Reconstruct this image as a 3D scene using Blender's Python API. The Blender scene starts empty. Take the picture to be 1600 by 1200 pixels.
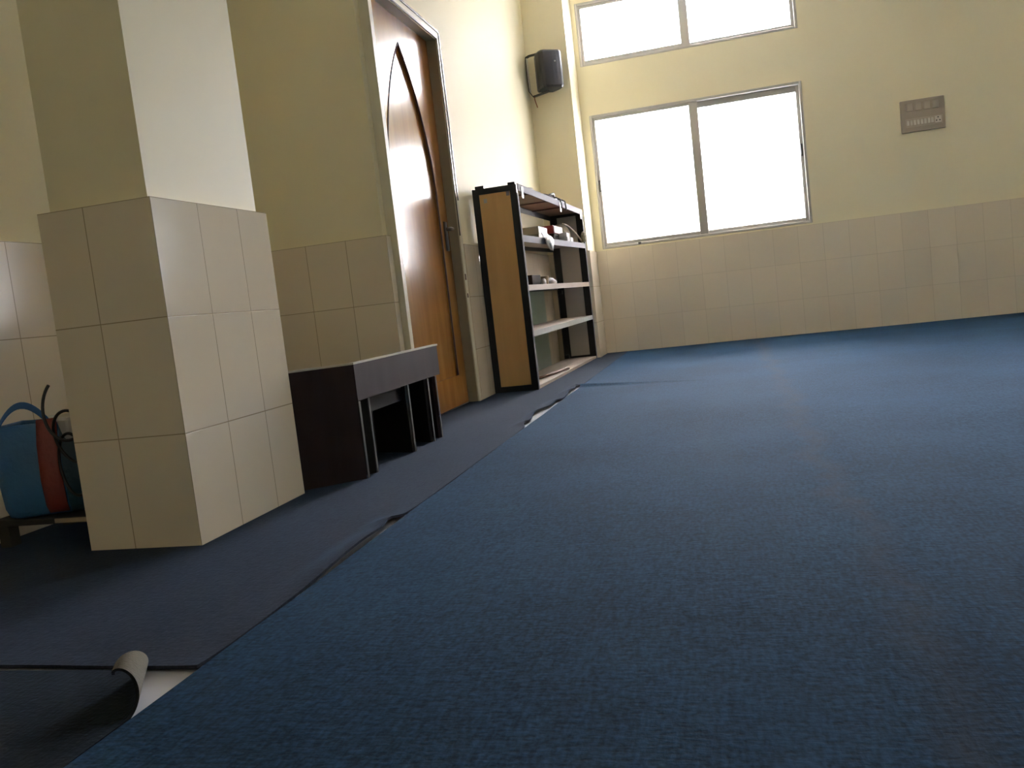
import bpy, bmesh, math, random
from mathutils import Vector, Matrix
random.seed(4)
S = bpy.context.scene
COL = S.collection
PI = math.pi

# ------------------------------------------------------------------ materials
def mat(name, col, rough=.5, metal=0., spec=.5, bump=None, var=None, coat=0.):
    m = bpy.data.materials.new(name); m.use_nodes = True
    nt = m.node_tree; b = nt.nodes['Principled BSDF']
    b.inputs['Base Color'].default_value = (*col, 1); b.inputs['Roughness'].default_value = rough
    b.inputs['Metallic'].default_value = metal; b.inputs['Specular IOR Level'].default_value = spec
    b.inputs['Coat Weight'].default_value = coat
    tc = nt.nodes.new('ShaderNodeTexCoord')
    if var:                                    # (scale, amount): gentle unevenness of the colour itself
        n = nt.nodes.new('ShaderNodeTexNoise'); n.inputs['Scale'].default_value = var[0]; n.inputs['Detail'].default_value = 4
        nt.links.new(tc.outputs['Object'], n.inputs['Vector'])
        mx = nt.nodes.new('ShaderNodeMix'); mx.data_type = 'RGBA'
        k = var[1]
        mx.inputs[6].default_value = (*[c*(1-k) for c in col], 1); mx.inputs[7].default_value = (*[min(1, c*(1+k)) for c in col], 1)
        nt.links.new(n.outputs['Fac'], mx.inputs[0]); nt.links.new(mx.outputs[2], b.inputs['Base Color'])
    if bump:                                   # (scale, strength)
        n = nt.nodes.new('ShaderNodeTexNoise'); n.inputs['Scale'].default_value = bump[0]; n.inputs['Detail'].default_value = 3
        nt.links.new(tc.outputs['Object'], n.inputs['Vector'])
        bp = nt.nodes.new('ShaderNodeBump'); bp.inputs['Strength'].default_value = bump[1]; bp.inputs['Distance'].default_value = .01
        nt.links.new(n.outputs['Fac'], bp.inputs['Height']); nt.links.new(bp.outputs['Normal'], b.inputs['Normal'])
    return m

def tile_mat(name, col, mortar, rough=.12):
    m = mat(name, col, rough); nt = m.node_tree; b = nt.nodes['Principled BSDF']
    uv = nt.nodes.new('ShaderNodeUVMap')
    br = nt.nodes.new('ShaderNodeTexBrick'); br.offset = 0; br.squash = 1
    br.inputs['Scale'].default_value = 1; br.inputs['Brick Width'].default_value = .2; br.inputs['Row Height'].default_value = .3015
    br.inputs['Mortar Size'].default_value = .0016; br.inputs['Mortar Smooth'].default_value = .3; br.inputs['Bias'].default_value = 0
    br.inputs['Color1'].default_value = (*col, 1); br.inputs['Color2'].default_value = (*[c*.95 for c in col], 1)
    br.inputs['Mortar'].default_value = (*mortar, 1)
    nt.links.new(uv.outputs['UV'], br.inputs['Vector']); nt.links.new(br.outputs['Color'], b.inputs['Base Color'])
    inv = nt.nodes.new('ShaderNodeMath'); inv.operation = 'SUBTRACT'; inv.inputs[0].default_value = 1
    nt.links.new(br.outputs['Fac'], inv.inputs[1])
    n = nt.nodes.new('ShaderNodeTexNoise'); n.inputs['Scale'].default_value = 5; n.inputs['Detail'].default_value = 2
    ad = nt.nodes.new('ShaderNodeMath'); ad.operation = 'MULTIPLY_ADD'; ad.inputs[1].default_value = .5
    nt.links.new(n.outputs['Fac'], ad.inputs[0]); nt.links.new(inv.outputs[0], ad.inputs[2])
    bp = nt.nodes.new('ShaderNodeBump'); bp.inputs['Strength'].default_value = .35; bp.inputs['Distance'].default_value = .004
    nt.links.new(ad.outputs[0], bp.inputs['Height']); nt.links.new(bp.outputs['Normal'], b.inputs['Normal'])
    return m

def carpet_mat(name, col, wear=None, weave=(38, 120), amt=.35):
    m = mat(name, col, .95, spec=.12); nt = m.node_tree; b = nt.nodes['Principled BSDF']
    b.inputs['Sheen Weight'].default_value = .105; b.inputs['Sheen Roughness'].default_value = .3
    b.inputs['Sheen Tint'].default_value = (.20, .50, 1, 1)
    tc = nt.nodes.new('ShaderNodeTexCoord')
    def noise(sx, sy, sc, det):
        mp = nt.nodes.new('ShaderNodeMapping'); mp.inputs['Scale'].default_value = (sx, sy, 1)
        nt.links.new(tc.outputs['Object'], mp.inputs['Vector'])
        n = nt.nodes.new('ShaderNodeTexNoise'); n.inputs['Scale'].default_value = sc; n.inputs['Detail'].default_value = det
        nt.links.new(mp.outputs['Vector'], n.inputs['Vector']); return n.outputs['Fac']
    def math_(op, a, c, v=None):
        k = nt.nodes.new('ShaderNodeMath'); k.operation = op; nt.links.new(a, k.inputs[0])
        if v is None: nt.links.new(c, k.inputs[1])
        else: k.inputs[1].default_value = v
        return k.outputs[0]
    a = noise(1, 4, weave[0], 3); c = noise(4, 1, weave[0], 3); d = noise(1, 1, weave[1], 2); e = noise(1, 1, 1.6, 4)
    s = math_('ADD', math_('ADD', a, c), math_('ADD', d, e)); s = math_('MULTIPLY', s, None, .25)
    rp = nt.nodes.new('ShaderNodeValToRGB'); rp.color_ramp.elements[0].position = .41; rp.color_ramp.elements[1].position = .59
    rp.color_ramp.elements[0].color = (*[x*(1-amt) for x in col], 1); rp.color_ramp.elements[1].color = (*[x*(1+amt) for x in col], 1)
    nt.links.new(s, rp.inputs[0]); out = rp.outputs['Color']
    if wear:                                   # a trodden, dusty streak along the joint at x = wear
        sep = nt.nodes.new('ShaderNodeSeparateXYZ'); nt.links.new(tc.outputs['Object'], sep.inputs[0])
        dx = math_('ADD', sep.outputs['X'], None, -wear); wob = math_('MULTIPLY', math_('ADD', noise(.4, 1.2, 2.5, 3), None, -.5), None, .22)
        dx = math_('ABSOLUTE', math_('ADD', dx, wob), None, 0); r2 = nt.nodes.new('ShaderNodeMapRange')
        r2.inputs['From Min'].default_value = 0; r2.inputs['From Max'].default_value = .06; r2.inputs['To Min'].default_value = 1; r2.inputs['To Max'].default_value = 0
        nt.links.new(dx, r2.inputs['Value']); f = math_('MULTIPLY', r2.outputs[0], noise(1, 1, 9, 4)); f = math_('MULTIPLY', f, None, .75)
        mx = nt.nodes.new('ShaderNodeMix'); mx.data_type = 'RGBA'; nt.links.new(f, mx.inputs[0]); nt.links.new(out, mx.inputs[6])
        mx.inputs[7].default_value = (.040, .036, .038, 1); out = mx.outputs[2]
    nt.links.new(out, b.inputs['Base Color'])
    bp = nt.nodes.new('ShaderNodeBump'); bp.inputs['Strength'].default_value = .5; bp.inputs['Distance'].default_value = .006
    nt.links.new(s, bp.inputs['Height']); nt.links.new(bp.outputs['Normal'], b.inputs['Normal'])
    return m

def wood_mat(name, c1, c2, rough=.35, scale=(1, 1, .12), coat=0., spec=.5):
    m = mat(name, c1, rough, coat=coat, spec=spec); nt = m.node_tree; b = nt.nodes['Principled BSDF']
    tc = nt.nodes.new('ShaderNodeTexCoord'); mp = nt.nodes.new('ShaderNodeMapping'); mp.inputs['Scale'].default_value = scale
    n = nt.nodes.new('ShaderNodeTexNoise'); n.inputs['Scale'].default_value = 14; n.inputs['Detail'].default_value = 6; n.inputs['Distortion'].default_value = .6
    nt.links.new(tc.outputs['Object'], mp.inputs['Vector']); nt.links.new(mp.outputs['Vector'], n.inputs['Vector'])
    rp = nt.nodes.new('ShaderNodeValToRGB'); rp.color_ramp.elements[0].position = .3; rp.color_ramp.elements[1].position = .7
    rp.color_ramp.elements[0].color = (*c1, 1); rp.color_ramp.elements[1].color = (*c2, 1)
    nt.links.new(n.outputs['Fac'], rp.inputs[0]); nt.links.new(rp.outputs['Color'], b.inputs['Base Color'])
    b.inputs['Coat Roughness'].default_value = .08
    return m

def glass_mat(name, tint, haze=0., hcol=(.9, .9, .92)):
    m = bpy.data.materials.new(name); m.use_nodes = True; nt = m.node_tree; nt.nodes.clear()
    o = nt.nodes.new('ShaderNodeOutputMaterial'); mx = nt.nodes.new('ShaderNodeMixShader')
    t = nt.nodes.new('ShaderNodeBsdfTransparent'); t.inputs['Color'].default_value = (*tint, 1)
    g = nt.nodes.new('ShaderNodeBsdfGlossy'); g.inputs['Roughness'].default_value = .03
    f = nt.nodes.new('ShaderNodeFresnel'); f.inputs['IOR'].default_value = 1.45
    nt.links.new(f.outputs[0], mx.inputs[0]); nt.links.new(t.outputs[0], mx.inputs[1]); nt.links.new(g.outputs[0], mx.inputs[2])
    if haze:                                   # haze added to scatter more light through the pane
        tr = nt.nodes.new('ShaderNodeBsdfTranslucent'); tr.inputs['Color'].default_value = (*hcol, 1); m2 = nt.nodes.new('ShaderNodeMixShader'); m2.inputs[0].default_value = haze
        nt.links.new(mx.outputs[0], m2.inputs[1]); nt.links.new(tr.outputs[0], m2.inputs[2]); mx = m2
    nt.links.new(mx.outputs[0], o.inputs['Surface']); return m

PAINT = (.88, .81, .585)
M = dict(
    paint=mat('cream_wall_paint', PAINT, .6, spec=.35, bump=(3, .05), var=(1.2, .03)),
    gloss_paint=mat('cream_enamel_paint', PAINT, .42, spec=.35, bump=(5, .10), var=(1.2, .03)),
    ceiling=mat('white_ceiling_paint', (.90, .88, .82), .8),
    tile=tile_mat('glazed_cream_tile', (.82, .725, .575), (.42, .34, .22)),
    far_tile=tile_mat('glazed_cream_tile_fine_joints', (.82, .725, .575), (.64, .56, .43)),
    door_wood=wood_mat('varnished_orange_wood', (.30, .128, .028), (.39, .18, .042), .22, coat=.6),
    door_line=mat('dark_brown_moulding', (.09, .035, .02), .35),
    frame_paint=mat('greenish_cream_frame_paint', (.72, .68, .53), .35),
    jamb=mat('brown_grey_jamb', (.36, .31, .22), .45),
    frame_strip=mat('dark_metal_strip', (.05, .05, .055), .35, .6),
    alu=mat('dull_aluminium', (.52, .50, .46), .45, .35),
    latch=mat('dark_latch', (.10, .09, .08), .4),
    glass=glass_mat('scattering_window_glass', (.95, .96, .96), .2),
    mint_glass=glass_mat('greenish_glass_sheet', (.92, .96, .94), .5, (.80, .90, .85)),
    blue=carpet_mat('blue_woven_carpet', (.0085, .0320, .069), wear=.225, amt=.5),
    grey=carpet_mat('grey_blue_carpet', (.026, .028, .039), amt=.22),
    charcoal=carpet_mat('charcoal_carpet', (.009, .010, .010), amt=.22),
    backing=mat('beige_carpet_backing', (.145, .13, .10), .9, bump=(200, .3)),
    floor=tile_mat('white_floor_tile', (.66, .66, .72), (.5, .49, .46), .3),
    brown_lam=wood_mat('dark_brown_laminate', (.031, .019, .020), (.039, .025, .027), .6, spec=.12),
    lam_edge=mat('pale_edge_band', (.46, .41, .36), .5),
    lam_inner=mat('dark_shaded_board', (.016, .013, .012), .7, spec=.2),  # dark inner boards; shade under the tables goes into this colour
    leg_edge=mat('dull_brown_edge', (.062, .052, .05), .6),
    black=mat('black_steel', (.012, .012, .013), .4, .2),
    lip=mat('grey_lavender_steel', (.25, .24, .265), .75, spec=.15),
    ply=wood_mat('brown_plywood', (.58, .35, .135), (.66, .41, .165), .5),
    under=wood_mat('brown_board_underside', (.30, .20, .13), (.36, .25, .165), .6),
    greyboard=mat('grey_board', (.50, .475, .44), .6),
    shelf_board=wood_mat('pale_shelf_board', (.36, .285, .225), (.44, .36, .29), .6, (1, .2, 1)),
    rust=mat('rusty_brown_metal', (.14, .075, .055), .6),
    spk=mat('black_speaker_plastic', (.022, .022, .024), .35),
    grille=mat('grey_black_speaker_grille', (.045, .043, .052), .45, .3, bump=(900, .4)),
    chrome=mat('pale_metal', (.70, .68, .64), .3, .8),
    orange=mat('orange_wire', (.35, .12, .04), .5),
    plate=mat('taupe_switch_plate', (.40, .335, .265), .35),
    module=mat('taupe_module', (.47, .41, .335), .4),
    white_pl=mat('off_white_plastic', (.66, .62, .56), .4),
    dark_hole=mat('dark_socket_hole', (.02, .02, .02), .6),
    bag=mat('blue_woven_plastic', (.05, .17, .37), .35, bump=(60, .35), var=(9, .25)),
    bag_shade=mat('shaded_blue_woven_plastic', (.022, .065, .095), .4, bump=(60, .35), var=(9, .25)),
    bag_red=mat('red_woven_stripe', (.22, .040, .030), .4, bump=(60, .3)),
    handle=mat('bright_blue_handle', (.030, .125, .37), .4),
    cable=mat('black_cable', (.012, .012, .012), .45),
    paper=mat('white_paper', (0.484, 0.471, 0.471), .7, bump=(30, .2)),
    plastic=mat('white_plastic_film', (0.496, 0.502, 0.533), .3, bump=(25, .5)),
    greenbox=mat('grey_green_card', (0.205, 0.205, 0.161), .6, var=(20, .25)),
    palebox=mat('pale_card', (0.409, 0.409, 0.372), .6, var=(15, .12)),
    red=mat('red_card', (.34, .030, .030), .5),
    pinkbox=mat('pink_brown_card', (0.20, 0.125, 0.105), .6, var=(30, .25)),
    darkbox=mat('dark_card', (.030, .021, .018), .9, spec=.1),
    tan=mat('tan_card', (.36, .27, .17), .7, var=(25, .2)),
    sack=mat('olive_brown_cloth', (.115, .088, .036), .9, bump=(40, .6), var=(7, .3)),
    strap=mat('pale_strap', (0.384, 0.347, 0.273), .7),
    straw=mat('beige_green_netting', (0.260, 0.236, 0.161), .8, bump=(60, .8), var=(25, .35)),
    darkwood=wood_mat('blackened_wood', (.030, .026, .022), (.042, .036, .030), .6),
    fence=mat('pinkish_brick_render', (.05, .042, .042), .9, var=(2.5, .15)),
    ground=mat('pale_concrete_ground', (.55, .53, .50), .9),
)

# ------------------------------------------------------------------ mesh building
class MB:
    """collects shapes into one mesh; UVs are metres in the plane of each face"""
    def __init__(self, uv0=(0, 0, 0)): self.bm = bmesh.new(); self.uv0 = uv0
    def box(self, x0, x1, y0, y1, z0, z1, rot=None, at=None, bevel=0., seg=2):
        bm = bmesh.new(); bmesh.ops.create_cube(bm, size=1)
        bmesh.ops.scale(bm, vec=(x1-x0, y1-y0, z1-z0), verts=bm.verts)
        bmesh.ops.translate(bm, vec=((x0+x1)/2, (y0+y1)/2, (z0+z1)/2), verts=bm.verts)
        if bevel: bmesh.ops.bevel(bm, geom=list(bm.edges), offset=bevel, segments=seg, affect='EDGES', profile=.5)
        if rot is not None: bmesh.ops.rotate(bm, cent=at or (0, 0, 0), matrix=rot, verts=bm.verts)
        self._join(bm); return self
    def _join(self, bm):
        me = bpy.data.meshes.new('t'); bm.to_mesh(me); bm.free(); self.bm.from_mesh(me); bpy.data.meshes.remove(me)
    def poly(self, pts, thick=None):
        """flat polygon (list of 3D points) extruded along vector thick"""
        bm = bmesh.new(); vs = [bm.verts.new(p) for p in pts]; f = bm.faces.new(vs)
        if thick:
            r = bmesh.ops.extrude_face_region(bm, geom=[f]); v2 = [e for e in r['geom'] if isinstance(e, bmesh.types.BMVert)]
            bmesh.ops.translate(bm, vec=thick, verts=v2)
        bmesh.ops.recalc_face_normals(bm, faces=bm.faces); self._join(bm); return self
    def tube(self, pts, r, n=10, closed=False, rs=None):
        bm = bmesh.new(); P = [Vector(p) for p in pts]; rings = []; up = Vector((.13, .27, .95)).normalized()
        L = len(P)
        for i, p in enumerate(P):
            a = P[(i-1) % L] if (closed or i) else P[i]; b = P[(i+1) % L] if (closed or i < L-1) else P[i]
            t = (b-a).normalized(); u = up - t*up.dot(t)
            if u.length < 1e-3: u = Vector((1, 0, 0)) - t*t.x
            u.normalize(); w = t.cross(u); up = u; rr = rs[i] if rs else r
            rings.append([bm.verts.new(p + (u*math.cos(2*PI*k/n) + w*math.sin(2*PI*k/n))*rr) for k in range(n)])
        for i in range(L if closed else L-1):
            A, B = rings[i], rings[(i+1) % L]
            for k in range(n): bm.faces.new((A[k], A[(k+1) % n], B[(k+1) % n], B[k]))
        if not closed: bm.faces.new(rings[0][::-1]); bm.faces.new(rings[-1])
        bmesh.ops.recalc_face_normals(bm, faces=bm.faces); self._join(bm); return self
    def ribbon(self, pts, w, t, side):
        """strap of width w along vector side, thickness t"""
        bm = bmesh.new(); P = [Vector(p) for p in pts]; s = Vector(side).normalized()*w/2; rings = []
        for i, p in enumerate(P):
            d = (P[min(i+1, len(P)-1)] - P[max(i-1, 0)]).normalized(); n = d.cross(s).normalized()*t/2
            rings.append([bm.verts.new(p+s+n), bm.verts.new(p-s+n), bm.verts.new(p-s-n), bm.verts.new(p+s-n)])
        for A, B in zip(rings, rings[1:]):
            for k in range(4): bm.faces.new((A[k], A[(k+1) % 4], B[(k+1) % 4], B[k]))
        bm.faces.new(rings[0][::-1]); bm.faces.new(rings[-1]); bmesh.ops.recalc_face_normals(bm, faces=bm.faces); self._join(bm); return self
    def loft(self, rings, cap0=True, cap1=True):
        bm = bmesh.new(); R = [[bm.verts.new(p) for p in r] for r in rings]; n = len(R[0])
        for A, B in zip(R, R[1:]):
            for k in range(n): bm.faces.new((A[k], A[(k+1) % n], B[(k+1) % n], B[k]))
        if cap0: bm.faces.new(R[0][::-1])
        if cap1: bm.faces.new(R[-1])
        bmesh.ops.recalc_face_normals(bm, faces=bm.faces); self._join(bm); return self
    def sheet(self, xs, ys, fn, keep=lambda x, y: True, thick=.006):
        """a cloth on a grid: fn(x, y) -> point; with an underside thick below and closed edges"""
        bm = bmesh.new(); V = {}
        def v(i, j, k):
            if (i, j, k) not in V:
                p = Vector(fn(xs[i], ys[j]))
                if k:
                    e = 1e-4; pu = Vector(fn(xs[i]+e, ys[j])); pv = Vector(fn(xs[i], ys[j]+e)); nn = (pu-p).cross(pv-p).normalized(); p = p - nn*thick
                V[(i, j, k)] = bm.verts.new(p)
            return V[(i, j, k)]
        cells = {(i, j) for i in range(len(xs)-1) for j in range(len(ys)-1) if keep((xs[i]+xs[i+1])/2, (ys[j]+ys[j+1])/2)}
        for (i, j) in cells:
            bm.faces.new((v(i, j, 0), v(i+1, j, 0), v(i+1, j+1, 0), v(i, j+1, 0)))
            f = bm.faces.new((v(i, j, 1), v(i, j+1, 1), v(i+1, j+1, 1), v(i+1, j, 1))); f.material_index = 1
            for di, dj, a, b in ((0, -1, (i, j), (i+1, j)), (1, 0, (i+1, j), (i+1, j+1)), (0, 1, (i+1, j+1), (i, j+1)), (-1, 0, (i, j+1), (i, j))):
                if (i+di, j+dj) not in cells:
                    bm.faces.new((v(*a, 0), v(*a, 1), v(*b, 1), v(*b, 0)))
        self._join(bm); return self
    def build(self, name, material, parent=None, smooth=False, mats=None):
        bm = self.bm; bm.normal_update(); uvl = bm.loops.layers.uv.new('UVMap'); ox, oy, oz = self.uv0
        for f in bm.faces:
            n = f.normal; ax = max(range(3), key=lambda k: abs(n[k])); f.smooth = smooth
            for l in f.loops:
                x, y, z = l.vert.co
                l[uvl].uv = (y-oy, z-oz) if ax == 0 else ((x-ox, z-oz) if ax == 1 else (x-ox, y-oy))
        me = bpy.data.meshes.new(name); bm.to_mesh(me); bm.free()
        for m in (mats or [material]): me.materials.append(m)
        o = bpy.data.objects.new(name, me); COL.objects.link(o)
        if parent: attach(o, parent)
        return o

def attach(o, parent):
    o.parent = parent
    top = parent; M_ = Matrix.Identity(4); chain = []
    while top: chain.append(top); top = top.parent
    for c in reversed(chain): M_ = M_ @ c.matrix_parent_inverse @ Matrix.LocRotScale(c.location, c.rotation_euler, c.scale)
    o.matrix_parent_inverse = M_.inverted()

def tag(o, label, cat, group=None, kind=None):
    o['label'] = label; o['category'] = cat
    if group: o['group'] = group
    if kind: o['kind'] = kind
    return o
def empty(name, loc, label, cat, group=None, kind=None):
    o = bpy.data.objects.new(name, None); COL.objects.link(o); o.location = loc; o.empty_display_size = .1
    return tag(o, label, cat, group, kind)
def rz(deg): return Matrix.Rotation(math.radians(deg), 3, 'Z')

# ------------------------------------------------------------------ the room
XL, XD, YF, YR, XR, YB, ZC = -2.149, -1.430, 7.672, 3.70, 4.8, -2.6, 3.25   # far-left wall, door wall, window wall, return, right, back, ceiling
ZT = .905
def struct(name, o, label, cat): return tag(o, label, cat, kind='structure')

tag(MB((-.88, 0, 0)).box(XL-.2, XR+.2, YB-.2, YF+.2, -.08, 0).build('floor', M['floor']), 'white tiled floor showing in the gap between carpets', 'floor', kind='structure')
tag(MB().box(XL-.2, XR+.2, YB-.2, YF+.2, ZC, ZC+.1).build('ceiling', M['ceiling']), 'white ceiling above the prayer hall', 'ceiling', kind='structure')

# window wall with openings
WA = (-1.014, .741, .919, 2.071); UA = (-1.045, .748, 2.490, 3.02)
WB = (3.05, 4.40, .919, 2.071)
mb = MB()
cuts = sorted({XD-.6, XR, WA[0], WA[1], UA[0], UA[1], WB[0], WB[1]})
zc = sorted({0, ZC, WA[2], WA[3], UA[2], UA[3]})
def hole(x, z): return any(a < x < b and c < z < d for a, b, c, d in (WA, UA, WB))
for a, b in zip(cuts, cuts[1:]):
    run = None
    for c, d in zip(zc, zc[1:]):
        if hole((a+b)/2, (c+d)/2):
            if run is not None: mb.box(a, b, YF, YF+.07, run, c); run = None
        elif run is None: run = c
    if run is not None: mb.box(a, b, YF, YF+.07, run, ZC)
wf = struct('', mb.build('wall_far', M['paint']), 'cream painted window wall above beige tiles', 'wall')
MB((.016, 0, 0)).box(-1.0685, XR, 7.660, YF, 0, ZT).build('tile_wainscot', M['far_tile'], wf)

wr = struct('', MB().box(XR, XR+.16, YB, YF, 0, ZC).build('wall_right', M['paint']), 'cream painted side wall opposite the door', 'wall')
MB((0, YF, 0)).box(XR-.012, XR, YB, YF, 0, ZT).build('tile_wainscot', M['tile'], wr)
wb = struct('', MB().box(XL-.16, XR+.16, YB-.16, YB, 0, ZC).build('wall_back', M['paint']), 'cream painted wall at the back of the hall', 'wall')
MB().box(XL, XR, YB, YB+.012, 0, ZT).build('tile_wainscot', M['tile'], wb)
wl = struct('', MB().box(XL-.16, XL, YB, YR, 0, ZC).build('wall_left', M['paint']), 'cream painted wall behind the pillar and blue bag', 'wall')
MB((0, 2.06, 0)).box(XL-.001, XL+.012, YB, YR-.012, 0, ZT).build('tile_wainscot', M['tile'], wl)

# door wall: return face towards the camera, opening for the door
DY0, DY1, DZ, XJ = 3.79, 4.73, 2.03, -1.48
mb = MB()
mb.box(XL-.16, XD-.038, YR, DY0-.04, 0, ZC)
mb.box(XL-.16, XD, DY0-.04, DY1+.04, DZ+.05, ZC).box(XL-.16, XJ-.05, DY0-.04, DY1+.04, 0, DZ+.05)
mb.box(XL-.16, XD, DY1+.04, YF, 0, ZC)
wd = struct('', mb.build('wall_door', M['paint']), 'cream wall holding the orange wooden door', 'wall')
tl = MB((-1.449, YR-.012, 0)).box(XL+.012, -1.449, YR-.012, YR, 0, ZT).box(-1.468, -1.449, YR, DY0-.045, 0, ZT)
tl.build('tile_wainscot', M['tile'], wd)
MB((0, DY1+.05, 0)).box(XD, XD+.014, DY1+.052, 7.238, 0, ZT).build('tile_wainscot', M['tile'], wd)

# corner pilaster beside the windows
pc = struct('', MB().box(XD+.001, -1.083, 7.25, YF-.001, 0, ZC).build('pilaster', M['gloss_paint']), 'cream corner pilaster between the shelf unit and windows', 'pilaster')
MB((-1.068, 7.238, 0)).box(XD+.016, -1.068, 7.238, 7.25, 0, ZT).box(-1.083, -1.068, 7.25, 7.6605, 0, ZT).build('tile_cladding', M['tile'], pc)

# free standing pillar near the camera
PX0, PX1, PY0, PY1 = -1.709, -1.370, 1.928, 2.498
pl = struct('', MB().box(PX0+.022, PX1-.022, PY0+.022, PY1-.022, 0, ZC).build('pillar', M['gloss_paint']), 'square cream pillar with tiled base beside the blue bag', 'pillar')
MB((PX1, PY0, 0)).box(PX0, PX1, PY0, PY1, 0, ZT).build('tile_cladding', M['tile'], pl)

# ------------------------------------------------------------------ windows
def window(n, W, label, mull, latches, yf=YF-.004, drop=.0):
    x0, x1, z0, z1 = W
    r = empty('window_%d' % n, ((x0+x1)/2, YF+.04, z0), label, 'window', kind='structure')
    t = .022
    f = MB()
    for b in ((x0, x0+t, z0, z1), (x1-t, x1, z0, z1), (x0+t, x1-t, z0, z0+t), (x0+t, x1-t, z1-t, z1)):
        f.box(b[0], b[1], yf+drop, YF+.066, b[2], b[3], bevel=.003, seg=1)
    f.build('window_frame', M['alu'], r)
    for k, (a, b, y) in enumerate(((x0+t, mull+.040, yf+drop+.012), (mull-.036, x1-t, yf+drop+.046))):
        s = MB(); w = (.022, .072) if k == 0 else (.060, .026)
        top = .024 if k == 0 else .05
        for q in ((a, a+w[0], z0+t, z1-t), (b-w[1], b, z0+t, z1-t), (a+w[0], b-w[1], z0+t, z0+t+.03), (a+w[0], b-w[1], z1-t-top, z1-t)):
            s.box(q[0], q[1], y, y+.028, q[2], q[3], bevel=.003, seg=1)
        so = s.build('sash', M['alu'], r)
        MB().box(a+w[0]-.004, b-w[1]+.004, y+.011, y+.016, z0+t+.026, z1-t-top+.004).build('pane', M['glass'], so)
        if latches:
            xl = a+.012 if k == 0 else b-.013; zl = (z0+z1)/2 + (-.03 if k == 0 else .03)
            MB().box(xl-.009, xl+.009, y-.014, y+.004, zl-.05, zl+.05, bevel=.003).box(xl-.006, xl+.006, y-.024, y-.01, zl-.03, zl-.006, bevel=.002).build('latch', M['latch'], so)
    if latches:
        MB().box(-.70, -.675, yf-.010, yf+.006, z0+.006, z0+.026, bevel=.003).build('catch', M['latch'], r)
    return r
window(1, WA, 'lower sliding aluminium window with bright panes beside the pilaster', -.138, True)
window(2, UA, 'upper sliding window glaring white above the lower window', -.150, False, drop=.006)

window(3, WB, 'lower sliding window farther along the window wall', 3.72, False)

# outside: yard and a pinkish boundary wall
tag(MB().box(-9, 16, YF+.25, 22, -.35, -.25).box(XR+.25, 16, -6, YF+.25, -.35, -.25).build('ground_outside', M['ground']), 'pale concrete yard outside the windows', 'ground', kind='structure')
fb = MB()
fb.box(-6.5, -.22, 10.5, 10.65, -.25, 1.72).box(-.22, 10, 10.5, 10.65, -.25, 1.36)
for i in range(8): fb.box(-6.3+i*.78, -6.22+i*.78, 10.46, 10.5, -.25, 1.72)
tag(fb.build('boundary_wall', M['fence']), 'pinkish boundary wall dimly seen through the lower window', 'wall', kind='structure')

nb = MB().box(1.15, 4.0, 11.2, 16, -.25, 7.5)  # added out of view to hold daylight off the door wall
tag(nb.build('light_block_outside', M['fence']), 'unseen block added beyond the yard to cut daylight on the door wall', 'light block', kind='structure')

# ------------------------------------------------------------------ door
dr = empty('door_1', (XJ, (DY0+DY1)/2, 0), 'orange varnished wooden door with a pointed arch panel', 'door', kind='structure')
LY0, LY1, LZ0, LZ1 = DY0+.004, DY1-.004, .012, DZ-.003
ycen, hw, zs, za, zb = 4.25, .340, 1.08, 1.895, .178
R_ = (hw*hw + (za-zs)**2)/(2*hw)
def arch(n=26, off=0.):
    pts = []                                   # counter-clockwise seen from +x, starting bottom right (+y)
    pts += [(ycen+hw, zb), (ycen+hw, (zb+zs)/2)]
    for k in range(n):
        th = math.asin((za-zs)/R_)*k/(n-1); pts.append((ycen+hw-R_+R_*math.cos(th), zs+R_*math.sin(th)))
    for k in range(n-2, -1, -1):
        th = math.asin((za-zs)/R_)*k/(n-1); pts.append((ycen-hw+R_-R_*math.cos(th), zs+R_*math.sin(th)))
    pts += [(ycen-hw, (zb+zs)/2), (ycen-hw, zb), (ycen-hw*.4, zb), (ycen, zb), (ycen+hw*.4, zb)]
    return pts
A = arch(); cz = (zb+zs)/2+.1
def to_rect(y, z):
    dy, dz = y-ycen, z-cz; ks = []
    if dy > 1e-9: ks.append((LY1-ycen)/dy)
    if dy < -1e-9: ks.append((LY0-ycen)/dy)
    if dz > 1e-9: ks.append((LZ1-cz)/dz)
    if dz < -1e-9: ks.append((LZ0-cz)/dz)
    k = min(ks); return (ycen+dy*k, cz+dz*k)
mb = MB(); bm = bmesh.new(); dep = .014
n = len(A); inn = [bm.verts.new((XJ, y, z)) for y, z in A]; low = [bm.verts.new((XJ-dep, y, z)) for y, z in A]; out = [bm.verts.new((XJ, *to_rect(y, z))) for y, z in A]
for k in range(n):
    j = (k+1) % n
    bm.faces.new((inn[k], out[k], out[j], inn[j])); bm.faces.new((inn[j], low[j], low[k], inn[k]))
# corners of the slab that the radial ring cuts off
cor = [(LY1, LZ1), (LY0, LZ1), (LY0, LZ0), (LY1, LZ0)]
for cy, czz in cor:
    best = None
    for k in range(n):
        a, b = out[k].co, out[(k+1) % n].co
        if (abs(a.y-cy) < 1e-6 and abs(b.z-czz) < 1e-6) or (abs(a.z-czz) < 1e-6 and abs(b.y-cy) < 1e-6):
            v = bm.verts.new((XJ, cy, czz)); bm.faces.new((out[k], v, out[(k+1) % n])); break
bm.faces.new(low)
bmesh.ops.recalc_face_normals(bm, faces=bm.faces)
for f in bm.faces:
    if abs(f.normal.x) > .9 and f.normal.x < 0: f.normal_flip()
mb._join(bm); mb.box(XJ-.04, XJ-dep-.001, LY0, LY1, LZ0, LZ1)
leaf = mb.build('door_leaf', M['door_wood'], dr)
MB().tube([(XJ-.001, y, z) for y, z in A[:-3]] , .0055, 6).build('arch_moulding', M['door_line'], leaf)
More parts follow.
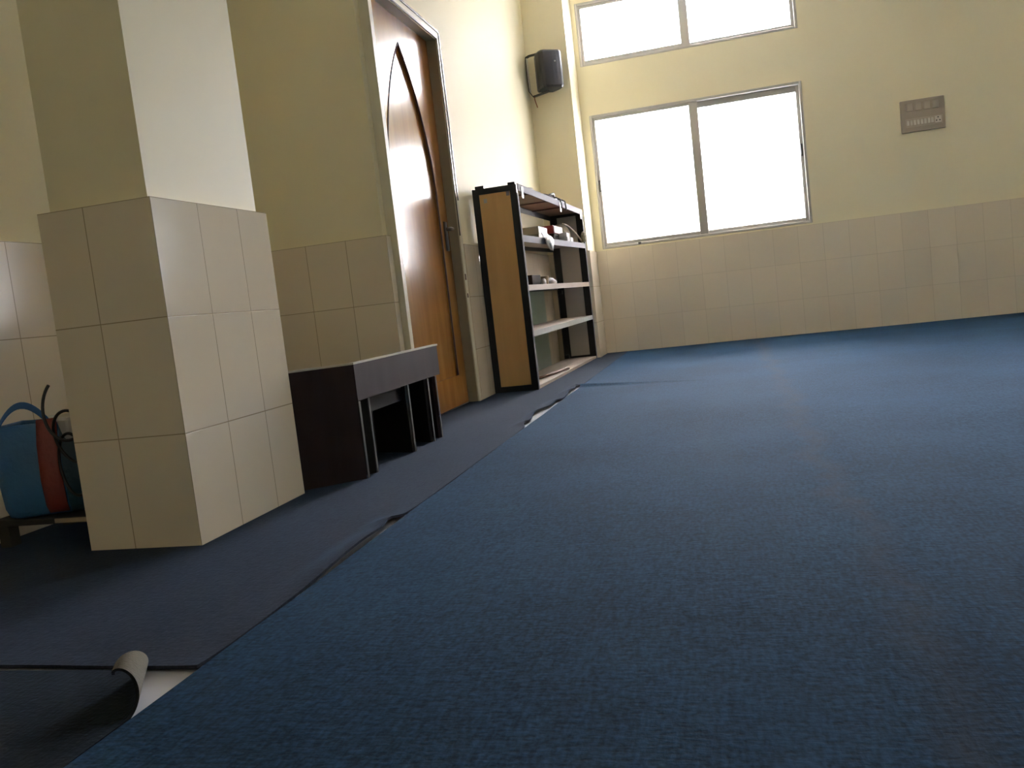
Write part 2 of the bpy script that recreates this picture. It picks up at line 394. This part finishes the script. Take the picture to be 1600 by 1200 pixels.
hd = MB().box(XJ, XJ+.010, 4.640, 4.682, .868, 1.030, bevel=.003).tube([(XJ+.008, 4.662, .985), (XJ+.045, 4.662, .985)], .009).tube([(XJ+.045, 4.667, .985), (XJ+.048, 4.62, .985), (XJ+.046, 4.56, .980)], .008)
hd.build('door_handle', M['latch'], leaf, True)
fr = MB()
fr.box(XJ-.045, XD+.010, DY1, DY1+.052, 0, DZ+.052).box(XJ-.045, XD+.010, DY0-.040, DY0, 0, DZ+.052).box(XJ-.045, XD+.010, DY0, DY1, DZ, DZ+.05)
dfr = fr.build('door_frame', M['frame_paint'], dr)
MB().box(XJ-.003, XD+.004, DY1-.004, DY1, 0, DZ-.004).box(XJ-.003, XD+.004, DY0, DY1, DZ-.004, DZ).build('jamb_lining', M['jamb'], dfr)
MB().box(XD+.010, XD+.014, DY1+.040, DY1+.052, 1.15, DZ+.052).box(XD+.010, XD+.014, DY0-.04, DY1+.052, DZ+.040, DZ+.052)\
    .box(XD+.010, XD+.014, DY1, DY1+.008, .95, DZ+.006).box(XD+.010, XD+.014, DY0, DY1+.006, DZ, DZ+.008).build('metal_strip', M['frame_strip'], dfr)
MB().box(XD+.004, XD+.013, DY1+.012, DY1+.026, .70, .735, bevel=.002).box(XD+.004, XD+.013, DY1+.014, DY1+.026, .60, .625, bevel=.002).build('strike_plate', M['rust'], dfr)

# ------------------------------------------------------------------ carpets
def lin(a, b, n): return [a+(b-a)*i/n for i in range(n+1)]
TH = .008
def blue_fn(x, y):
    z = TH + .0008*math.sin(x*3.1+y*1.7)
    if y < 7.4:                                # the fold that runs in from the edge
        yc = 5.03 - (x+.87)*.30; a = max(0, 1-(x+.88)/.75); z += .016*a*math.exp(-((y-yc)/.035)**2)
    w = max(0, 1-(x+.88)/.05)
    x2 = x + w*(.0014*math.sin(y*5.3)+.001*math.sin(y*13.1))
    return (x2, y, z)
ysb = lin(YB+.05, 4.55, 140) + lin(4.55, 5.25, 90)[1:] + lin(5.25, 7.652, 40)[1:]
xsb = lin(-.88, -.05, 34) + lin(-.05, XR-.03, 30)[1:]
tag(MB().sheet(xsb, ysb, blue_fn, thick=TH-.002).build('carpet', None, mats=[M['blue'], M['backing']]), 'wide blue woven carpet covering the hall floor', 'carpet')

gaps = [(1.86, .24, .002, .016), (2.055, .05, .012, .008), (3.67, .06, .020, .008), (3.98, .22, .040, .014), (4.36, .12, .012, .012), (4.78, .16, .016, .016), (5.02, .07, .020, .012)]
def gap(y): return sum(g*math.exp(-((y-c)/w)**2) for c, w, g, h in gaps), sum(h*math.exp(-((y-c)/w)**2) for c, w, g, h in gaps)
XE = -.884
def grey_fn(x, y):
    g, h = gap(y); w = max(0, 1-(XE-x)/.09); w2 = w*w*(3-2*w)
    z = TH + h*w2
    e = max(0, 1-(y-1.19)/.10); z += .007*e*e*(.6+.4*math.sin(x*7))
    yy = y
    if y < 1.25: yy = y + .006*math.sin(x*9)
    return (x - g*w2, yy, z)
gx = sorted(set(lin(XL+.016, PX0-.003, 8) + lin(PX0-.003, PX1+.003, 6) + [-1.476] + lin(PX1+.003, -1.10, 8) + [-1.41] + lin(-1.064, -.98, 4) + lin(-.98, XE, 10)))
gy = sorted(set(lin(1.19, 1.30, 6) + lin(1.30, PY0-.003, 16) + lin(PY0-.003, PY1+.003, 20) + lin(PY1+.003, 3.682, 36) + lin(3.682, DY0+.003, 4) + lin(DY0+.003, DY1-.009, 44) + lin(DY1-.009, 5.3, 24) + lin(5.3, 7.232, 20) + [7.655]))
def grey_keep(x, y):
    if PX0-.003 < x < PX1+.003 and PY0-.003 < y < PY1+.003: return False
    if y > 3.682 and x < -1.41 and not (DY0+.002 < y < DY1-.008 and x > XJ+.002): return False
    if y > 7.232 and x < -1.064: return False
    return True
tag(MB().sheet(gx, gy, grey_fn, grey_keep, thick=TH-.002).build('carpet', None, mats=[M['grey'], M['backing']]), 'grey-blue carpet runner along the door wall and pillar', 'carpet')

# charcoal mat with a curled-up corner
nv = Vector((.85, .53)).normalized(); c0 = Vector((-.925, 1.06)); r0 = .021
def mat_fn(x, y):
    p = Vector((x, y)); s = (p-c0).dot(nv)
    if y < .9: s = min(s, -(.9-y)*.5)
    z0 = TH-.001
    if s <= 0: return (x, y, z0)
    b = p - nv*s; k = min(s, .105); a = k/r0; r = r0*(1-.05*a/PI)
    q = b + nv*(r*math.sin(a)); return (q.x, q.y, z0 + r*(1-math.cos(a)))
mx_ = lin(XL+.016, -1.15, 14) + lin(-1.15, -.884, 60)[1:]; my = lin(YB+.05, .85, 20) + lin(.85, 1.181, 60)[1:]
tag(MB().sheet(mx_, my, mat_fn, thick=.005).build('carpet', None, mats=[M['charcoal'], M['backing']]), 'dark charcoal carpet piece with one corner curled up', 'carpet')

# ------------------------------------------------------------------ low tables in front of the door
FZ = TH
T = empty('low_table', (-1.3, 3.05, FZ), 'wide dark brown low table with pale top edge before the door', 'table')
xA, xB, yA, yB, xb = -1.225, -1.225, 2.668, 3.46, -1.425
HT = .402
def plank(pa, pb, z0, z1, t, ins):
    """upright board from floor point pa to pb, thickness t to the side ins"""
    a, b = Vector(pa), Vector(pb); d = (b-a).normalized(); nn = Vector((-d.y, d.x))*ins*t
    return [(a.x, a.y, z0), (b.x, b.y, z0), (b.x+nn.x, b.y+nn.y, z0), (a.x+nn.x, a.y+nn.y, z0)], (0, 0, z1-z0)
top = [(xA-.018, yA+.016, HT-.045), (xb-.004, yA-.135, HT-.045), (xb-.004, 3.585, HT-.045), (xB-.018, 3.53, HT-.045)]
MB().poly(top, (0, 0, .012)).build('table_top', M['lam_inner'], T)
MB().poly(*plank((xA+.002, yA-.002), (xb, yA-.162), HT-.0065, HT, .018, -1)).build('top_edge', M['lam_edge'], T)['label'] = 'pale top edge of the side panel'
MB().box(xA-.019, xA+.003, yA+.002, 3.545, HT-.0065, HT).build('top_edge', M['lam_edge'], T)['label'] = 'pale top edge of the apron'
MB().poly(*plank((xA, yA), (xb, yA-.160), FZ, HT-.007, .016, -1)).build('side_panel', M['brown_lam'], T)
MB().poly(*plank((xB, yB+.005), (xb, yB+.115), FZ, HT-.13, .016, 1)).build('side_panel', M['brown_lam'], T)
MB().box(xA-.018, xA+.002, yA+.004, 3.535, .272, HT-.007).build('apron', M['brown_lam'], T)
MB().poly(*plank((xA-.002, yB-.100), (xb, yB+.005), FZ, .272, .014, 1)).build('divider', M['lam_inner'], T)
MB().box(xb-.012, xb+.002, yA-.15, 3.59, FZ, HT-.048).build('back_panel', M['lam_inner'], T)
for yy in (yA+.012, yB-.088, yB+.012): MB().box(xA+.001, xA+.0035, yy-.008, yy+.006, FZ, .270).build('edge_band', M['leg_edge'], T)

T2 = empty('low_table', (-1.3, 2.96, FZ), 'small dark low table nested under the wide low table', 'table')
h2 = .281; x2 = -1.251; xf = -1.229
MB().poly([(x2+.004, 2.770, h2-.01), (-1.40, 2.655, h2-.01), (-1.40, 3.21, h2-.01), (x2+.004, 3.155, h2-.01)], (0, 0, .010)).build('table_top', M['brown_lam'], T2)
MB().poly(*plank((xf, 2.76), (-1.395, 2.628), FZ, h2-.0105, .014, -1)).build('side_panel', M['lam_inner'], T2)
MB().poly(*plank((xf, 3.145), (-1.395, 3.195), FZ, h2-.0105, .014, 1)).build('side_panel', M['lam_inner'], T2)
MB().box(x2-.016, x2, 2.775, 3.150, .215, h2-.011).build('apron', M['lam_inner'], T2)  # darker board colour paints in the shade under the wide table
for yy in (2.768, 3.152): MB().box(xf+.0005, xf+.003, yy-.007, yy+.007, FZ, .2705).build('edge_band', M['leg_edge'], T2)

# ------------------------------------------------------------------ shelf unit
ANG = -1.25
C0 = Vector((-1.138, 5.05, 0)); RM = rz(ANG)
SH = empty('shelf_unit', (-1.27, 6.1, 0), 'long open steel shelf unit with brown plywood end panel by the door', 'shelf')
L, D, H = 2.15, .272, 1.232
def P(u, v, z):                                # u along the unit from the near end, v from its front towards the wall
    w = RM @ Vector((-v, u, 0)); return (C0.x+w.x, C0.y+w.y, z)
def sbox(mb, u0, u1, v0, v1, z0, z1, bevel=0., tilt=0.):
    bm = bmesh.new(); c = []
    for z in (0, 1):
        for (u, v) in ((u0, v0), (u1, v0), (u1, v1), (u0, v1)): c.append(bm.verts.new(P(u, v, (z1 if z else z0) + tilt*u)))
    for f in ((3, 2, 1, 0), (4, 5, 6, 7), (0, 1, 5, 4), (1, 2, 6, 5), (2, 3, 7, 6), (3, 0, 4, 7)): bm.faces.new([c[k] for k in f])
    bmesh.ops.recalc_face_normals(bm, faces=bm.faces)
    if bevel: bmesh.ops.bevel(bm, geom=list(bm.edges), offset=bevel, segments=2, affect='EDGES', profile=.5)
    mb._join(bm); return mb
pw, pt = .040, .004
Z0 = TH+.001
for u, s in ((0, 1), (L, -1)):
    for v, q in ((0, 1), (D, -1)):
        mb = MB(); w_ = pw if s > 0 else .056
        a, b = (0, pt) if s > 0 else (L-.014, L-.010); c, d = sorted((v, v+q*w_)); sbox(mb, a, b, c, d, Z0, H)
        a, b = (0, pw*.8) if s > 0 else (L-pw*.8, L); c, d = sorted((v, v+q*pt)); sbox(mb, a, b, c, d, Z0, H)
        po = mb.build('post', M['black'], SH)
        if v == 0:
            mb = MB(); a, b = sorted((u+s*.006, u+s*pw*.8)); sbox(mb, a, b, -.0025, 0, Z0, H-.05); mb.build('front_flange', M['lip'], po)
mb = MB(); sbox(mb, .005, .012, .006, D-.006, Z0+.006, H-.006); pnl = mb.build('end_panel', M['ply'], SH)
mb = MB(); sbox(mb, L-.0095, L-.003, .006, D-.006, Z0+.006, H-.006); mb.build('end_panel', M['greyboard'], SH)['label'] = 'grey far end panel'
for (u0, u1) in ((-.0005, .006), (L-.014, L-.010)):
    for (z0, z1) in ((H-.034, H), (Z0, Z0+.034)):
        mb = MB(); sbox(mb, u0, u1, pw, D-(pw if u0 < 0 else .056), z0, z1); mb.build('end_rail', M['black'], SH)
for v0, v1, hh in ((.004, .050, .014), (D-.075, D-.02, .018)):
    mb = MB(); sbox(mb, -.002, .030, v0, v1, H, H+hh, .003); mb.build('top_bracket', M['black'], SH)
mb = MB(); sbox(mb, .003, .0052, D-.085, D-.065, H-.085, H-.06); mb.build('sticker', M['palebox'], pnl)
mb = MB(); sbox(mb, .003, .0052, .045, .065, H-.06, H-.035); mb.build('sticker', M['lip'], pnl)
# top: board, front and back lips, slats underneath
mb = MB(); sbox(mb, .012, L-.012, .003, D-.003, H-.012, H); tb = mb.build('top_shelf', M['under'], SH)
mb = MB(); sbox(mb, .034, L-.004, -.003, .003, H-.036, H+.006); mb.build('front_lip', M['lip'], tb)
mb = MB(); sbox(mb, .012, L-.012, D-.004, D, H-.05, H+.004); mb.build('back_rail', M['black'], tb)
for u in (.42, .98, 1.5):
    mb = MB(); sbox(mb, u, u+.018, .004, D-.004, H-.020, H-.012); mb.build('batten', M['rust'], tb)
for u in (.10, 1.22, 2.02):
    mb = MB(); sbox(mb, u, u+.034, -.008, -.003, H-.075, H-.008, .0015); mb.build('hook_clip', M['chrome'], tb)
def shelf(z, h, tilt, board='shelf_board', lip='lip', v0=-.001):
    mb = MB(); sbox(mb, .013, L-.013, .004, D-.004, z+h-.012, z+h, tilt=tilt); b = mb.build('shelf_board', M[board], SH)
    mb = MB(); sbox(mb, .034, L-.034, v0, .004, z, z+h+.001, tilt=tilt); mb.build('front_lip', M[lip], b)
    mb = MB(); sbox(mb, .013, L-.013, D-.004, D, z, z+h, tilt=tilt); mb.build('back_lip', M['black'], b)
    return b
shelf(.893, .040, .014)
shelf(.603, .034, .003, lip='shelf_board')
shelf(.326, .034, .004, lip='palebox')
mb = MB(); sbox(mb, .013, L-.013, .003, D-.004, Z0, Z0+.018); mb.build('bottom_board', M['shelf_board'], SH)
for z in (.57, .295, .03):
    mb = MB(); sbox(mb, L-.075, L-.015, D-.045, D-.012, z, z+.03); mb.build('corner_gusset', M['black'], SH)

def place(name, mb, m, label, cat, group=None, smooth=False): return tag(mb.build(name, M[m], None, smooth), label, cat, group)
s2 = lambda u: .934 + .014*u                    # height of the second shelf's board
s3 = .639
# glass sheet slid in behind the unit
mb = MB(); sbox(mb, .42, 1.62, D+.002, D+.006, TH+.001, .62); place('glass_sheet', mb, 'mint_glass', 'greenish glass sheet standing behind the shelf unit', 'glass')

# boxes and bags on the second shelf
def carton(u0, u1, v0, v1, z0, z1, m, lidm, name, label, cat='box', lid=.018, group=None):
    mb = MB(); sbox(mb, u0, u1, v0, v1, z0, z1-lid*.4, .003); b = place(name, mb, m, label, cat, group)
    mb = MB(); sbox(mb, u0-.003, u1+.003, v0-.003, v1+.003, z1-lid, z1, .003); mb.build('lid', M[lidm], b); return b
carton(.66, .92, .045, .225, s2(.66)+.003, s2(.66)+.085, 'greenbox', 'palebox', 'carton', 'grey-green carton with pale lid on the upper shelf', lid=.05)
carton(1.30, 1.585, .078, .225, s2(1.3)+.005, s2(1.3)+.064, 'darkbox', 'darkbox', 'carton', 'dark carton beneath the red box on the upper shelf')
mb = MB(); sbox(mb, 1.28, 1.60, .073, .235, s2(1.3)+.0645, s2(1.3)+.122, .004); rb = place('box', mb, 'red', 'red box stacked on the dark carton', 'box')
mb = MB(); sbox(mb, 1.29, 1.59, .069, .073, s2(1.3)+.067, s2(1.3)+.118); mb.build('side_label', M['pinkbox'], rb)
mb = MB(); sbox(mb, 1.47, 1.49, .030, .046, s2(1.5)+.001, s2(1.5)+.055, .006); place('candle', mb, 'strap', 'thin pale candle standing before the dark carton', 'candle')
for k, (u, v, z, lab) in enumerate(((1.42, .0, 0, 'small white box nearest the red box on the upper shelf'), (1.545, .0, 0, 'small white box at the shelf edge beside the olive sack'), (1.47, .01, .034, 'topmost small white box, stacked on two others'))):
    mb = MB(); sbox(mb, u+(.02 if k != 2 else 0), u+.115, v+.006, v+.07, s2(u)+.002+z, s2(u)+.034+z, .003); place('small_box', mb, 'paper', lab, 'box', 'small white boxes on the upper shelf')

def blob(cu, cv, cz, su, sv, sz, name, m, label, cat, sag=0., seed=1, squash=.35, parent=None):
    rnd = random.Random(seed); bm = bmesh.new(); bmesh.ops.create_icosphere(bm, subdivisions=4, radius=1)
    ph = [(rnd.uniform(2, 5), rnd.uniform(2, 5), rnd.uniform(2, 5), rnd.uniform(0, 6)) for _ in range(5)]
    for v in bm.verts:
        c = v.co.copy(); d = 1+sum(.035*math.sin(a*c.x+b*c.y+e*c.z+f) for a, b, e, f in ph)
        x, y, z = c.x*d, c.y*d, c.z*d
        if z < -squash*1.: z = -squash + (z+squash)*.12
        p = P(cu+x*su, cv+y*sv, cz+z*sz - sag*max(0, -y)**2); v.co = p
    mb = MB(); mb._join(bm); return mb.build(name, M[m], parent, True) if parent else place(name, mb, m, label, cat, smooth=True)
sk = blob(1.850, .140, s2(1.87)+.046, .215, .076, .115, 'sack', 'sack', 'slumped olive-brown sack with pale strap at the shelf end', 'sack', seed=5)
pts = []
for k in range(15):
    t = k/14; pts.append(P(1.72+.38*t, .085-.075*t, s2(1.8)+.150-.145*t**1.7))
MB().tube(pts, .007, 8).build('strap', M['strap'], sk, True)
blob(2.085, -.004, s2(2.08)+.034, .034, .026, .060, 'net_bag', 'straw', 'beige-green net bag poking past the far shelf post', 'bag', seed=8)
# white plastic bag hanging over the shelf edge
rg = []
for k in range(9):
    t = k/8; zz = s2(.8)+.030-.105*t; w = .085*math.sin(.35+t*2.5)+.004
    cu, cv = .62+.10*t, .012-.030*min(1, t*3)
    rg.append([P(cu+w*1.3*math.cos(a), cv-.004+.014*math.sin(a)*math.sin(.3+t*2.6), zz+.012*math.sin(3*a+t*4)) for a in [2*PI*i/20 for i in range(20)]])
place('plastic_bag', MB().loft(rg), 'plastic', 'white plastic bag hanging over the upper shelf edge', 'bag', smooth=True)
# middle shelf
mb = MB(); sbox(mb, .36, .60, .05, .15, s3+.002, s3+.065, .003); place('carton', mb, 'darkbox', 'small dark brown box on the middle shelf', 'box')
def cup(u, v, z0, r0, r1, h, name, m, label, cat):
    rings = []
    for rr, zz in ((r0*.9, 0), (r0, .002), (r1, h), (r1*.86, h), (r0*.85, .006)):
        c = P(u, v, z0+zz); rings.append([(c[0]+rr*math.cos(2*PI*i/24), c[1]+rr*math.sin(2*PI*i/24), c[2]) for i in range(24)])
    return place(name, MB().loft(rings), m, label, cat, smooth=True)
cup(.72, .05, s3+.002, .022, .028, .055, 'cup', 'tan', 'small tan cup beside the dark box on the middle shelf', 'cup')
blob(.90, .05, s3+.013, .08, .035, .032, 'paper_wad', 'paper', 'crumpled white paper behind the tan cup', 'paper', seed=3)
blob(.62, .04, s3+.012, .03, .02, .030, 'paper_wad', 'paper', 'white paper scrap between dark box and tan cup', 'paper', seed=9)
# bottom: brown bent bar
mb = MB(); mb.tube([P(.42, .10, Z0+.029), P(.75, .05, Z0+.029), P(1.02, .018, Z0+.029)], .010, 8).tube([P(.42, .10, Z0+.029), P(.425, .10, Z0+.062)], .009, 8)
place('metal_bar', mb, 'rust', 'bent rusty brown bar lying on the bottom shelf', 'bar', smooth=True)
# on top: dark strap bundle, small white things
st = blob(1.10, .07, H+.020, .16, .05, .030, 'strap_bundle', 'darkbox', 'bundle of dark straps on top of the shelf unit', 'strap', seed=12)
def loop(u0, v, d):
    return [P(u0, v+.07, H+.02), P(u0+.02, v+.02, H+.03), P(u0+.03, v-.012, H+.012), P(u0+.035, v-.016, H-.03), P(u0+.04, v-.014, H-d)]
mb = MB()
for u0, d in ((1.20, .05), (1.36, .055)): mb.tube(loop(u0, 0, d), .006, 8)
mb.tube([P(1.10, .06, H+.03), P(1.2, .03, H+.055), P(1.32, .05, H+.03), P(1.42, .05, H+.04), P(1.52, .03, H+.02)], .010, 8)
mb.build('hanging_strap', M['black'], st, True)
blob(.52, .05, H+.014, .05, .03, .024, 'paper_wad', 'paper', 'small white crumpled paper on top of the shelf unit', 'paper', seed=21)
blob(.78, .05, H+.012, .03, .025, .022, 'paper_wad', 'paper', 'white scrap beside the strap bundle on the shelf top', 'paper', seed=22)

# ------------------------------------------------------------------ loudspeaker in the corner
sp = empty('loudspeaker', (-1.25, 7.12, 2.35), 'black wall loudspeaker in a bracket high in the corner', 'speaker')
th = 34; sc = Vector((-1.226, 7.095)); Rs = rz(th)
def SP(x, y, z): w = Rs @ Vector((x, y, 0)); return (sc.x+w.x, sc.y+w.y, z)
w2, dp, zb_, zt_ = .098, .085, 2.215, 2.505
prof = [(-w2, dp*.15), (-w2, -dp*.55), (-w2*.93, -dp*.85), (-w2*.72, -dp*1.02), (w2*.72, -dp*1.02), (w2*.93, -dp*.85), (w2, -dp*.55), (w2, dp*.15), (w2*.70, dp*1.25), (-w2*.70, dp*1.25)]
MB().loft([[SP(x*k, y*k, z) for x, y in prof] for z, k in ((zb_, .90), (zb_+.014, 1), (zt_-.014, 1), (zt_, .90))]).build('cabinet', M['spk'], sp)
gp = [(-w2*.70, -dp*1.03), (-w2*.35, -dp*1.12), (0, -dp*1.15), (w2*.35, -dp*1.12), (w2*.72, -dp*1.03)]
gp2 = [(x, y+.012) for x, y in reversed(gp)]
gr = MB().loft([[SP(x*k, y, z) for x, y in gp+gp2] for z, k in ((zb_+.016, .97), (zb_+.022, 1), (zt_-.022, 1), (zt_-.016, .97))]).build('grille', M['grille'], sp)
c = SP(.02, -dp*1.16, 0)
MB().box(c[0]-.006, c[0]+.006, c[1]-.003, c[1]+.004, 2.405, 2.417, bevel=.002).build('badge', M['chrome'], gr)
br = MB()
br.ribbon([(XD+.012, 7.20, 2.245), (XD+.012, 7.20, 2.52)], .05, .006, (0, 1, 0))
br.ribbon([(XD+.012, 7.20, 2.52), (XD+.04, 7.19, 2.528), SP(0, .01, 2.516)], .05, .005, (0, 1, 0))
br.ribbon([(XD+.012, 7.20, 2.245), (XD+.04, 7.19, 2.20), SP(0, .01, 2.206)], .05, .005, (0, 1, 0))
bo = br.build('bracket', M['black'], sp)
MB().box(XD+.014, XD+.024, 7.175, 7.20, 2.24, 2.51).build('bracket_strip', M['chrome'], bo)
MB().tube([(XD+.05, 7.18, 2.21), (XD+.052, 7.185, 2.17), (XD+.066, 7.19, 2.11)], .004, 8).build('wire', M['orange'], sp, True)

# ------------------------------------------------------------------ switchboard
sx0, sx1, sz0, sz1 = 1.466, 1.790, 1.528, 1.778
sb = empty('switchboard', ((sx0+sx1)/2, YF, sz0), 'taupe electrical switchboard on the wall right of the windows', 'switchboard')
yw = YF
MB().box(sx0, sx1, yw-.020, yw, sz0, sz1, bevel=.004).build('plate', M['plate'], sb)
for k in range(4):
    x = sx0+.044+k*.064; MB().box(x, x+.046, yw-.027, yw-.019, sz1-.088, sz1-.028, bevel=.004).build('regulator_module', M['module'], sb)
fb_ = MB().box(sx0+.032, sx1-.02, yw-.022, yw-.019, sz0+.038, sz0+.105, bevel=.001).build('switch_bezel', M['module'], sb)
for k in range(8):
    x = sx0+.040+k*.0255; MB().box(x, x+.018, yw-.029, yw-.021, sz0+.052, sz0+.092, bevel=.003).build('rocker_switch', M['white_pl'], sb)
so = MB().box(sx1-.078, sx1-.030, yw-.026, yw-.021, sz0+.046, sz0+.098, bevel=.003).build('socket', M['white_pl'], sb)
hb = MB()
for dx, dz in ((0, .016), (-.012, -.008), (.012, -.008)):
    cx, cz_ = sx1-.054+dx, sz0+.072+dz
    hb.tube([(cx, yw-.0268, cz_), (cx, yw-.0255, cz_)], .005, 12)
hb.build('socket_hole', M['dark_hole'], so)

# ------------------------------------------------------------------ corner behind the pillar: bench, bag, cable
bn = empty('low_bench', (-1.90, 2.12, FZ), 'low dark wooden bench under the blue bag', 'bench')
MB().box(-2.085, -1.715, 1.985, 2.30, .072, .090, bevel=.003).build('seat', M['darkwood'], bn)
for x in (-2.06, -1.745):
    for y in (2.02, 2.26): MB().box(x-.018, x+.018, y-.018, y+.018, FZ, .0725).build('leg', M['darkwood'], bn)
MB().box(-1.86, -1.714, 1.980, 1.984, .076, .088).build('edge_band', M['tan'], bn)

bg = empty('shopping_bag', (-1.90, 2.12, .091), 'blue woven shopping bag with a red stripe behind the pillar', 'bag')
bc = Vector((-1.893, 2.092)); Rb = rz(20)
hx, hy = .148, .080
def B(x, y, z): w = Rb @ Vector((x, y, 0)); return Vector((bc.x+w.x, bc.y+w.y, z))
def brect(k, z, n=10, bulge=0.):
    pts = []; cs = [(-hx, -hy), (hx, -hy), (hx, hy), (-hx, hy)]
    for (a, b) in zip(cs, cs[1:]+cs[:1]):
        for i in range(n):
            t = i/n; x = a[0]+(b[0]-a[0])*t; y = a[1]+(b[1]-a[1])*t; e = 4*t*(1-t)
            dx, dy = (b[1]-a[1]), -(b[0]-a[0]); l = math.hypot(dx, dy)
            w = bulge*e + .004*math.sin(13*x+17*z*3+9*y)
            pts.append(B((x+dx/l*w)*k, (y+dy/l*w)*k, z+(.006*math.sin(9*x+5) if z > .2 else 0)))
    return pts
prof = [(.80, .092, 0), (.93, .100, .008), (1., .125, .014), (1.02, .20, .020), (1.0, .30, .014), (.96, .352, .004), (.94, .362, .0)]
rings = [brect(k, z, bulge=b) for k, z, b in prof] + [brect(k-.03, z, bulge=b) for k, z, b in reversed(prof[2:])]
bd = MB().loft(rings, True, True).build('bag_body', M['bag'], bg, True, mats=[M['bag'], M['bag_shade']])
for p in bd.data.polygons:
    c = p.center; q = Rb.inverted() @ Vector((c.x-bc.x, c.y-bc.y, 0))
    if q.x > .022 and c.z < .36: p.material_index = 1  # right part darkened: shade on the gusset put into the colour
stp = MB(); rows = []
for z, k, b in ((.102, .93, .008), (.125, 1., .014), (.16, 1.01, .017), (.20, 1.02, .020), (.25, 1.01, .017), (.30, 1., .014), (.352, .96, .004), (.366, .95, .002)):
    rows.append([B(x*k, -(hy+b+.004)*k-.005, z) for x in (-.028, -.009, .010, .028)])
bm = bmesh.new(); V = [[bm.verts.new(p) for p in r] for r in rows]; V2 = [[bm.verts.new(p + Vector(B(0, .004, 0)-B(0, 0, 0))) for p in r] for r in rows]
for i in range(len(V)-1):
    for j in range(3):
        bm.faces.new((V[i][j], V[i][j+1], V[i+1][j+1], V[i+1][j])); bm.faces.new((V2[i][j], V2[i+1][j], V2[i+1][j+1], V2[i][j+1]))
    for j in (0, 3): bm.faces.new((V[i][j], V[i+1][j], V2[i+1][j], V2[i][j]))
bm.faces.new(V[0]+V2[0][::-1]); bm.faces.new(V[-1]+V2[-1][::-1])
bmesh.ops.recalc_face_normals(bm, faces=bm.faces); stp._join(bm); stp.build('red_stripe', M['bag_red'], bg, True)
for sy, nm in ((-hy*.97, 0), (hy*.93, 1)):
    pts = []
    for k in range(17):
        t = k/16; x = (-.135+.145*t) if not nm else (.0+.13*t)
        pts.append(B(x, sy+(.02 if nm else -.004), .345+.066*math.sin(t*PI)**.8))
    MB().ribbon(pts, .020, .003, B(0, .3, 0)-B(0, 0, 0) + Vector((0, 0, .5))).build('handle', M['handle'], bg)
mb = MB(); bmm = bmesh.new(); mb.box(-.05, .10, -.06, .07, .30, .368, bevel=.012)
o = mb.build('paper_bundle', M['paper'])
o.location = (bc.x+.03, bc.y+.01, 0); o.rotation_euler.z = math.radians(-22)
tag(o, 'white paper bundle inside the blue shopping bag', 'paper')

cb = []
for k in range(120):
    t = k/119; a = 2*PI*2.6*t + 2.2; r = .058 + .012*math.sin(a*.5)
    cz_ = .405 - .20*t; cx = -1.752 - .004*math.sin(3*t); cb.append((cx+r*math.cos(a)*(.75), 1.950+.018*t+.010*math.sin(a*1.3), cz_+r*math.sin(a)*(1.0)))
tag(MB().tube(cb, .0042, 8).build('cable', M['cable'], None, True), 'coiled black cable hanging between the bag and the pillar', 'cable')

# ------------------------------------------------------------------ light
w = bpy.data.worlds.new('overcast_sky'); S.world = w; w.use_nodes = True
nt = w.node_tree; bgd = nt.nodes['Background']; bgd.inputs['Color'].default_value = (.90, .965, 1.08, 1); bgd.inputs['Strength'].default_value = 20.
for W in (WA, UA, WB):
    l = bpy.data.lights.new('daylight_portal', 'AREA'); l.shape = 'RECTANGLE'; l.size = W[1]-W[0]; l.size_y = W[3]-W[2]; l.cycles.is_portal = True
    o = bpy.data.objects.new('daylight_portal', l); COL.objects.link(o); o.location = ((W[0]+W[1])/2, YF+.09, (W[2]+W[3])/2); o.rotation_euler = (-PI/2, 0, 0)

sl = bpy.data.lights.new('sun', 'SUN'); sl.energy = 1000; sl.color = (1, .96, .88); sl.angle = .01
so_ = bpy.data.objects.new('sun', sl); COL.objects.link(so_); so_.rotation_euler = Vector((-.60, -.10, .79)).to_track_quat('Z', 'Y').to_euler(); so_.location = (-6, 8, 9)

# ------------------------------------------------------------------ camera
cd = bpy.data.cameras.new('camera'); cam = bpy.data.objects.new('camera', cd); COL.objects.link(cam)
yaw, pit, rol = [math.radians(a) for a in (14.419, -5.2328, -6.5584)]
F = Vector((-math.sin(yaw)*math.cos(pit), math.cos(yaw)*math.cos(pit), math.sin(pit))); r_ = Vector((math.cos(yaw), math.sin(yaw), 0)); u_ = r_.cross(F)
Rv = r_*math.cos(rol) + u_*math.sin(rol); Uv = -r_*math.sin(rol) + u_*math.cos(rol)
cam.matrix_world = Matrix(((Rv.x, Uv.x, -F.x, 0), (Rv.y, Uv.y, -F.y, 0), (Rv.z, Uv.z, -F.z, .5348), (0, 0, 0, 1)))
cd.sensor_width = 36; cd.sensor_fit = 'HORIZONTAL'; cd.lens = 36*1353.72/1600; cd.clip_start = .02
S.camera = cam
vs_ = S.view_settings; vs_.view_transform = 'Standard'; vs_.look = 'None'; vs_.gamma = 1; vs_.exposure = 1.8; vs_.use_curve_mapping = False
S.cycles.max_bounces = 14; S.cycles.diffuse_bounces = 10; S.cycles.transparent_max_bounces = 16; S.cycles.use_denoising = True
S.cycles.sample_clamp_indirect = 8; S.cycles.caustics_reflective = False; S.cycles.caustics_refractive = False
